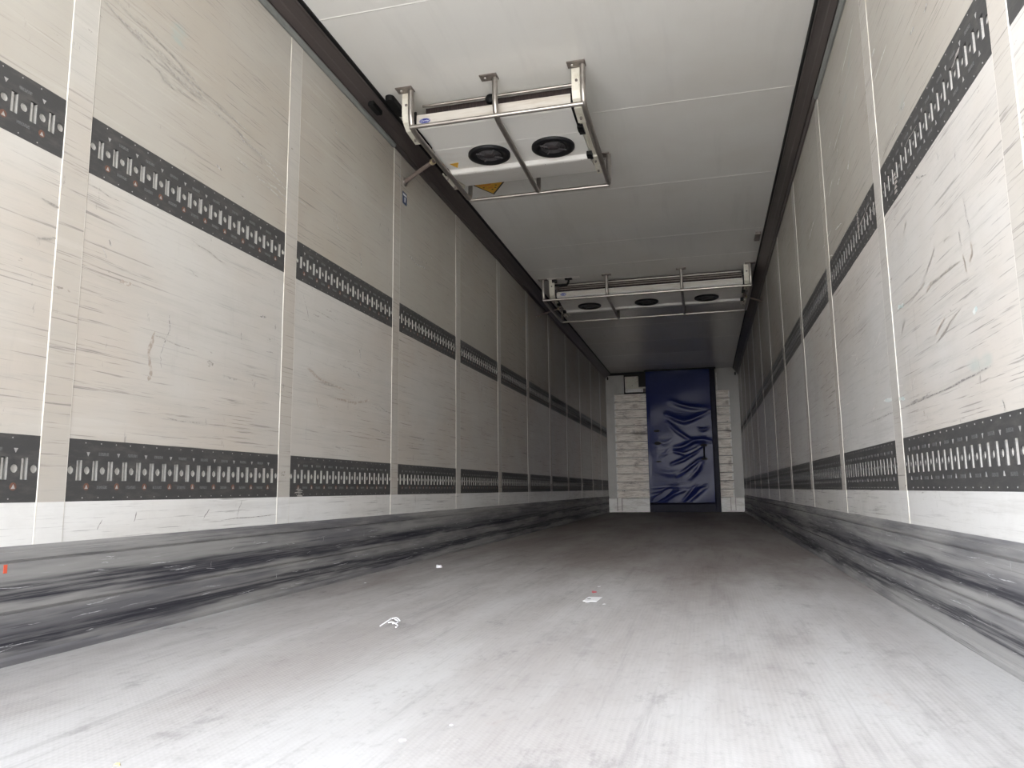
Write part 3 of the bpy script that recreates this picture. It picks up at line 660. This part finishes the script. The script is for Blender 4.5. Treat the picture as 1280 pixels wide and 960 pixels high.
# small fittings
g = MB().prism([(.150 + .026 * math.cos(t * math.pi / 10) , 3.745 + (.075 if math.sin(t * math.pi / 10) > 0 else -.075) + .026 * math.sin(t * math.pi / 10)) for t in range(20)], 'z', H - .032, H - .0005).build('cable_cover', M['rubber'], None, .004)
tag(g, 'black rounded cover on ceiling beside left coving, near two-fan unit', 'cover')
g = MB().box((.047, 3.60, 2.575), (.082, 3.72, 2.603)).build('cable_clip', M['rubber'], None, .003); tag(g, 'dark clip fixed on the brown coving along left wall', 'clip')
g = MB().box((2.305, 6.62, H - .024), (2.352, 6.82, H - .0005)).build('cover_plate', M['bracket'], None, .006); tag(g, 'small dark rounded plate on ceiling near right coving', 'cover')
r = empty('warning_sign', (.335, 5.0, H - .0004)); tag(r, 'yellow triangular warning sticker on ceiling behind two-fan unit', 'sticker')
def triang(s_, z0, z1): return MB().prism([(-.235 * s_ + .02, -.23 * s_ + .0), (.235 * s_ + .02, -.20 * s_), (0 + .0, .19 * s_)], 'z', z0, z1)
triang(1.0, -.0006, 0).build('border', M['black'], r); triang(.87, -.0011, -.0004).build('face', M['yellow'], r)
sy = MB()
for p in ([(-.07, -.06), (-.02, -.03), (.02, -.07), (.07, -.05)], [(-.06, .0), (-.01, .015), (.03, -.015)], [(.05, .03), (.06, -.01)], [(-.01, .06), (.03, .045)]):
    [sy.prism([(a0 - (b1 - b0) * .1, b0 - .009), (a1 - (b1 - b0) * .1, b1 - .009), (a1, b1 + .009), (a0, b0 + .009)], 'z', -.0016, -.0010) for (a0, b0), (a1, b1) in zip(p[:-1], p[1:])]
o = sy.build('symbol', M['orange'], r)
dt = MB()
for a, b in ((.045, .06), (.015, .09), (-.04, .045), (.06, .02)): dt.lathe([(.0001, -.0018), (.008, -.0016), (.008, -.001)], (a, b, 0), 8)
dt.build('symbol_dots', M['black'], r)
r = empty('sticker', (.0006, 4.253, 2.293)); tag(r, 'small navy and white sticker on left wall below the drain hose', 'sticker')
MB().box((0, -.036, -.042), (.0008, .036, .036)).build('face', M['navy'], r)
MB().box((.0006, -.026, .012), (.0012, .030, .026)).box((.0006, -.004, -.028), (.0012, .016, .004)).build('symbol', M['badge_white'], r)
g = MB().box((.012, 1.588, .236), (.0135, 1.598, .258)).build('tag', M['red']); tag(g, 'tiny red tag on left kick plate at the picture edge', 'tag')

# ------------------------------------------------------------------ scuffs and scratches with a shape of their own
def ribbon(mb, sgn, pts, wd):
    d_ = rnd.uniform(.0004, .0016); x = d_ if sgn == 0 else W - d_; n = len(pts)
    P = [Vector((0, a, b)) for a, b in pts]; V = []
    for i, p in enumerate(P):
        t = (P[min(i + 1, n - 1)] - P[max(i - 1, 0)]).normalized(); q = Vector((0, -t.z, t.y))
        k = wd * (1 if 0 < i < n - 1 else .2) * rnd.uniform(.6, 1.2)
        for s_ in (-1, 1): V.append((x, p.y + q.y * k * s_, p.z + q.z * k * s_))
    mb.add(V, [(2 * i, 2 * i + 1, 2 * i + 3, 2 * i + 2) for i in range(n - 1)])
WL, WR = bpy.data.objects['wall_left'], bpy.data.objects['wall_right']
def jag(pts, k=5, amp=.004):
    o = []
    for (a, b), (c, d) in zip(pts[:-1], pts[1:]):
        for i in range(k): o.append((a + (c - a) * i / k + rnd.uniform(-amp, amp), b + (d - b) * i / k + rnd.uniform(-amp, amp)))
    return o + [pts[-1]]
s1 = MB()
long_ = [(5.638, .683), (4.13, .690), (3.283, .698), (2.838, .701), (2.503, .703), (2.241, .708), (2.003, .717)]
ribbon(s1, 1, jag(long_, 8, .002), .0018)
for a in (3.0, 2.75, 2.62, 2.3): ribbon(s1, 1, jag([(a, .706), (a - .10, .712)], 4, .002), .0025)
for y, z, dy, dz in ((2.05, 1.07, .03, .10), (2.12, 1.05, .02, .06), (2.35, 1.35, .12, .04), (1.95, .60, .01, .03), (2.9, 2.0, .15, -.10), (3.6, 2.05, .1, -.15), (2.6, .345, .01, .02), (4.5, 1.05, .05, .04)):
    ribbon(s1, 1, jag([(y, z), (y + dy * .6, z + dz * .4), (y + dy, z + dz)], 3, .004), .002)
s1.build('scuff_marks', M['scuff'], WR)
s2 = MB()
for pts in ([(2.16, 1.06), (2.17, 1.00), (2.13, .90), (2.14, .86)], [(3.05, 1.35), (3.08, 1.30), (3.10, 1.25)], [(1.85, 1.20), (1.87, 1.16)], [(2.4, .345), (2.43, .38)], [(2.6, .35), (2.63, .41)],
            [(3.35, 1.86), (3.36, 1.80), (3.40, 1.76)], [(3.32, 1.82), (3.34, 1.78)], [(2.9, .34), (2.91, .37)], [(3.9, .92), (4.2, .86)], [(3.8, .78), (4.1, .76)], [(2.05, .345), (2.06, .38)], [(2.5, .335), (2.9, .345)],
            [(6.0, 1.12), (6.02, 1.05)], [(6.3, .75), (6.32, .70)], [(6.6, 1.3), (6.61, 1.24)], [(6.6, .98), (6.62, .93)], [(5.3, 1.78), (5.33, 1.72)], [(5.35, .72), (5.38, .66)], [(1.9, .33), (1.92, .36)], [(9.0, 1.2), (9.05, 1.1)],
            [(4.6, 2.1), (4.9, 1.98)], [(1.72, .80), (1.76, .81)]):
    ribbon(s2, 0, jag(pts, 4, .003), .0018)
s2.build('scuff_marks', M['scuff'], WL)
s3 = MB()
for i in range(26):
    y = rnd.uniform(1.75, 2.9); d = (y - 1.75)
    z = 2.02 - d * .22 + rnd.uniform(-.07, .05); ribbon(s3, 0, jag([(y, z), (y + rnd.uniform(.08, .3), z - rnd.uniform(0, .05))], 5, .006), rnd.uniform(.002, .005))
for i in range(30):
    y = rnd.uniform(1.6, 4.2); z = rnd.uniform(.65, 1.38); ribbon(s3, 0, jag([(y, z), (y + rnd.uniform(.05, .25), z + rnd.uniform(-.03, .02))], 5, .004), rnd.uniform(.0015, .004))
s3.build('rub_marks', M['scuff_pale'], WL)
s4 = MB()
for i in range(40):
    y = rnd.uniform(1.9, 4.2); z = rnd.uniform(.62, 2.4); ribbon(s4, 1, jag([(y, z), (y + rnd.uniform(.05, .3), z + rnd.uniform(-.06, .03))], 5, .004), rnd.uniform(.0015, .004))
s4.build('rub_marks', M['scuff_pale'], WR)
LMK = [[(3.626, 1.736), (3.644, 1.694), (3.655, 1.652)], [(4.332, 1.939), (4.457, 1.918), (4.632, 1.936)], [(3.642, 1.211), (3.664, 1.149)], [(3.615, 1.074), (3.663, 1.042)], [(7.268, 2.003), (7.298, 1.934)], [(8.141, 1.855), (8.128, 1.697)], [(5.873, 1.106), (5.906, 1.074)], [(6.337, 1.166), (6.362, 1.118)], [(5.69, 0.714), (5.711, 0.671)], [(6.348, 0.693), (6.373, 0.652)], [(6.739, 0.833), (6.752, 0.804)], [(1.877, 1.228), (1.886, 1.21)], [(2.707, 1.171), (2.755, 1.175)], [(3.311, 2.307), (3.339, 2.285)], [(2.377, 1.699), (2.412, 1.685)], [(2.52, 1.883), (2.554, 1.871)]]
LBR = [[(3.103, 1.012), (3.231, 0.973), (3.499, 0.956)], [(3.371, 0.902), (3.604, 0.901), (3.788, 0.935)], [(6.606, 1.083), (6.627, 0.893)], [(2.096, 0.978), (2.075, 0.905), (2.092, 0.832), (2.079, 0.809)], [(1.931, 1.108), (1.983, 1.111)], [(3.192, 0.883), (3.233, 0.829)]]
RMK = [[(4.442, 1.958), (4.551, 1.943), (4.703, 1.925)], [(2.206, 1.801), (2.24, 1.796)], [(2.338, 1.816), (2.384, 1.816)], [(2.505, 1.658), (2.539, 1.648)], [(3.623, 1.875), (3.694, 1.865)], [(3.387, 1.854), (3.436, 1.83)], [(2.806, 2.031), (2.862, 2.027)], [(1.996, 1.537), (2.065, 1.522)]]
RPL = [[(2.055, 1.043), (2.052, 1.013), (2.081, 0.996)], [(2.12, 1.03), (2.111, 0.997), (2.104, 0.978)], [(2.4, 1.033), (2.464, 1.015)], [(2.307, 0.907), (2.41, 0.87)]]
TEAL = [[(2.809, 1.047), (2.723, 1.043)], [(3.121, 0.758), (2.936, 0.746), (2.807, 0.728)], [(2.094, 0.868), (2.058, 0.87)]]
M['scuff_brown'] = noisy('scuff_brown', (0.33, 0.285, 0.245), (0.46, 0.42, 0.375), 0.5, 0, (50, 50, 50), 0.45, 0.6)
M['scuff_teal'] = noisy('scuff_teal', (0.42, 0.50, 0.49), (0.58, 0.59, 0.565), 0.5, 0, (40, 40, 40), 0.42, 0.58)
for nm_, data, sgn, wd, mt in (('scuff_marks', LMK, 0, .004, 'scuff'), ('smears', LBR, 0, .007, 'scuff_brown'), ('scuff_marks', RMK, 1, .006, 'scuff'), ('smears', RPL, 1, .004, 'scuff_brown'), ('paint_traces', TEAL, 1, .007, 'scuff_teal')):
    mk = MB()
    for p in data: ribbon(mk, sgn, jag(p, 5, .003), wd)
    mk.build(nm_, M[mt], (WL, WR)[sgn])
def torn(x, y, z, w_, h_, seed, label, mat='mark_torn'):
    R = random.Random(seed); r = empty('torn_sticker', (x, y, z)); tag(r, label, 'sticker'); m = MB(); sg = 1 if x < 1 else -1
    for i in range(5):
        z0 = -h_ / 2 + h_ * i / 5; a0 = -w_ / 2 * R.uniform(.3, 1); a1 = w_ / 2 * R.uniform(.3, 1)
        m.prism([(a0, z0), (a1, z0 + R.uniform(-.004, .004)), (a1 * R.uniform(.5, 1), z0 + h_ / 5 * .75), (a0 * R.uniform(.4, 1), z0 + h_ / 5 * .7)], 'x', 0, sg * .0006)
    m.build('paper_remnant', M[mat], r)
M['mark_torn'] = noisy('torn_paper', (0.42, 0.395, 0.365), (0.30, 0.28, 0.26), 0.6, 0, (70, 70, 70))
torn(W - .0022, 2.685, 1.462, .055, .075, 1, 'torn pale sticker remains low on the upper right rail, nearer piece')
torn(W - .0022, 3.312, 1.545, .035, .085, 2, 'torn pale sticker strip at the top edge of the upper right rail, farther piece')
torn(.0022, 3.06, .436, .085, .035, 3, 'worn grey sticker remains at bottom corner of the lower left rail')
for sgn, nm in ((0, 'left'), (1, 'right')):
    k = MB()
    for i in range(150):
        y = rnd.uniform(1.4, 6.5); z = rnd.choice([rnd.uniform(.15, .25), rnd.uniform(.03, .12)]); L = rnd.uniform(.02, .14)
        if rnd.random() < .18: pts = [(y, z), (y + .003, z + rnd.uniform(.01, .03))]
        else: pts = [(y, z), (y + L, z + rnd.uniform(-.008, .008))]
        d_ = rnd.uniform(.0133, .0146); x = d_ if sgn == 0 else W - d_
        n0 = len(k.v); ribbon(k, sgn, jag(pts, 3, .002), rnd.uniform(.0004, .0012))
        for q in range(n0, len(k.v)): k.v[q] = (x, k.v[q][1], k.v[q][2])
    k.build('scrape_marks', M['scrape_white'], bpy.data.objects['baseboard_' + nm])

# ------------------------------------------------------------------ litter on the floor
def scrap(name, x, y, sx, sy, h, mat, label, cat, seed):
    R = random.Random(seed); n = 9; m = MB(); ph = R.uniform(0, 6)
    ring = [(sx * (.75 + .4 * R.random()) * math.cos(2 * math.pi * i / n + ph), sy * (.75 + .4 * R.random()) * math.sin(2 * math.pi * i / n + ph)) for i in range(n)]
    V = [(a, b, .0006) for a, b in ring] + [(a * .8, b * .8, h * R.uniform(.5, 1)) for a, b in ring] + [(0, 0, h * .8)]
    m.add(V, [(i, (i + 1) % n, n + (i + 1) % n, n + i) for i in range(n)] + [(n + i, n + (i + 1) % n, 2 * n) for i in range(n)] + [tuple(range(n))[::-1]])
    o = m.build(name, mat); o.location = (x, y, 0); return tag(o, label, cat)
r = empty('paper_label', (1.322, 3.04, .0008)); tag(r, 'white paper label with black print lying mid floor', 'litter')
pm = MB(); a = [(-.026, -.055), (.030, -.060), (.030, .062), (-.026, .060)]
pm.prism(a, 'z', 0, .0015).build('sheet', M['paper'], r)
MB().lathe([(.0001, .002), (.008, .002), (.008, .0012)], (-.012, -.002, 0), 8).build('print', M['black'], r)
r.rotation_euler = (0, 0, -.05)
scrap('red_scrap', 1.300, 3.25, .011, .024, .006, M['pink'], 'tiny reddish plastic scrap just behind the white paper label', 'litter', 1)
scrap('paper_sliver', 1.316, 2.955, .010, .010, .002, M['paper'], 'thin pale sliver just in front of the white paper label', 'litter', 2)
scrap('paper_crumb', 1.385, 2.925, .007, .012, .002, M['paper'], 'pale crumb to the right of the white paper label', 'litter', 3)
scrap('paper_flake', 1.295, 3.44, .007, .014, .002, M['paper'], 'pale flake behind the tiny reddish scrap', 'litter', 4)
scrap('crumpled_paper', .278, 4.146, .018, .024, .018, M['paper'], 'small crumpled white paper near the left kick plate', 'litter', 5)
scrap('paper_scrap', 1.243, 1.294, .007, .006, .003, M['paper'], 'small white scrap on the nearest part of the floor', 'litter', 6)
scrap('straw_chip', .836, 1.082, .006, .006, .004, M['straw'], 'yellowish chip at the bottom picture edge', 'litter', 7)
scrap('white_speck', .171, 3.40, .006, .008, .003, M['paper'], 'white speck on floor close by the left kick plate', 'litter', 8)
scrap('pale_flake', 1.299, 1.394, .004, .004, .002, M['paper'], 'minute pale flake on floor just behind the nearest white scrap', 'litter', 9)
r = empty('plastic_string', (.756, 2.375, .003)); tag(r, 'tangled scrap of clear white plastic string on floor', 'litter')
t = MB()
for pts in ([(-.03, .075, .0), (-.012, .03, .012), (-.004, .0, .016), (-.008, -.03, .010), (-.02, -.055, 0)], [(-.008, .0, .014), (.008, .02, .016), (.018, .022, .004)],
            [(-.004, -.025, .006), (.012, -.028, .010), (.028, -.032, .004), (.040, -.045, 0), (.040, -.065, 0)], [(.006, .005, .012), (.022, .0, .008), (.026, -.02, .006), (.012, -.03, .004)]):
    t.tube([(a, b, c) for a, b, c in pts], .0022, .008, 6)
t.build('strand', M['film'], r)
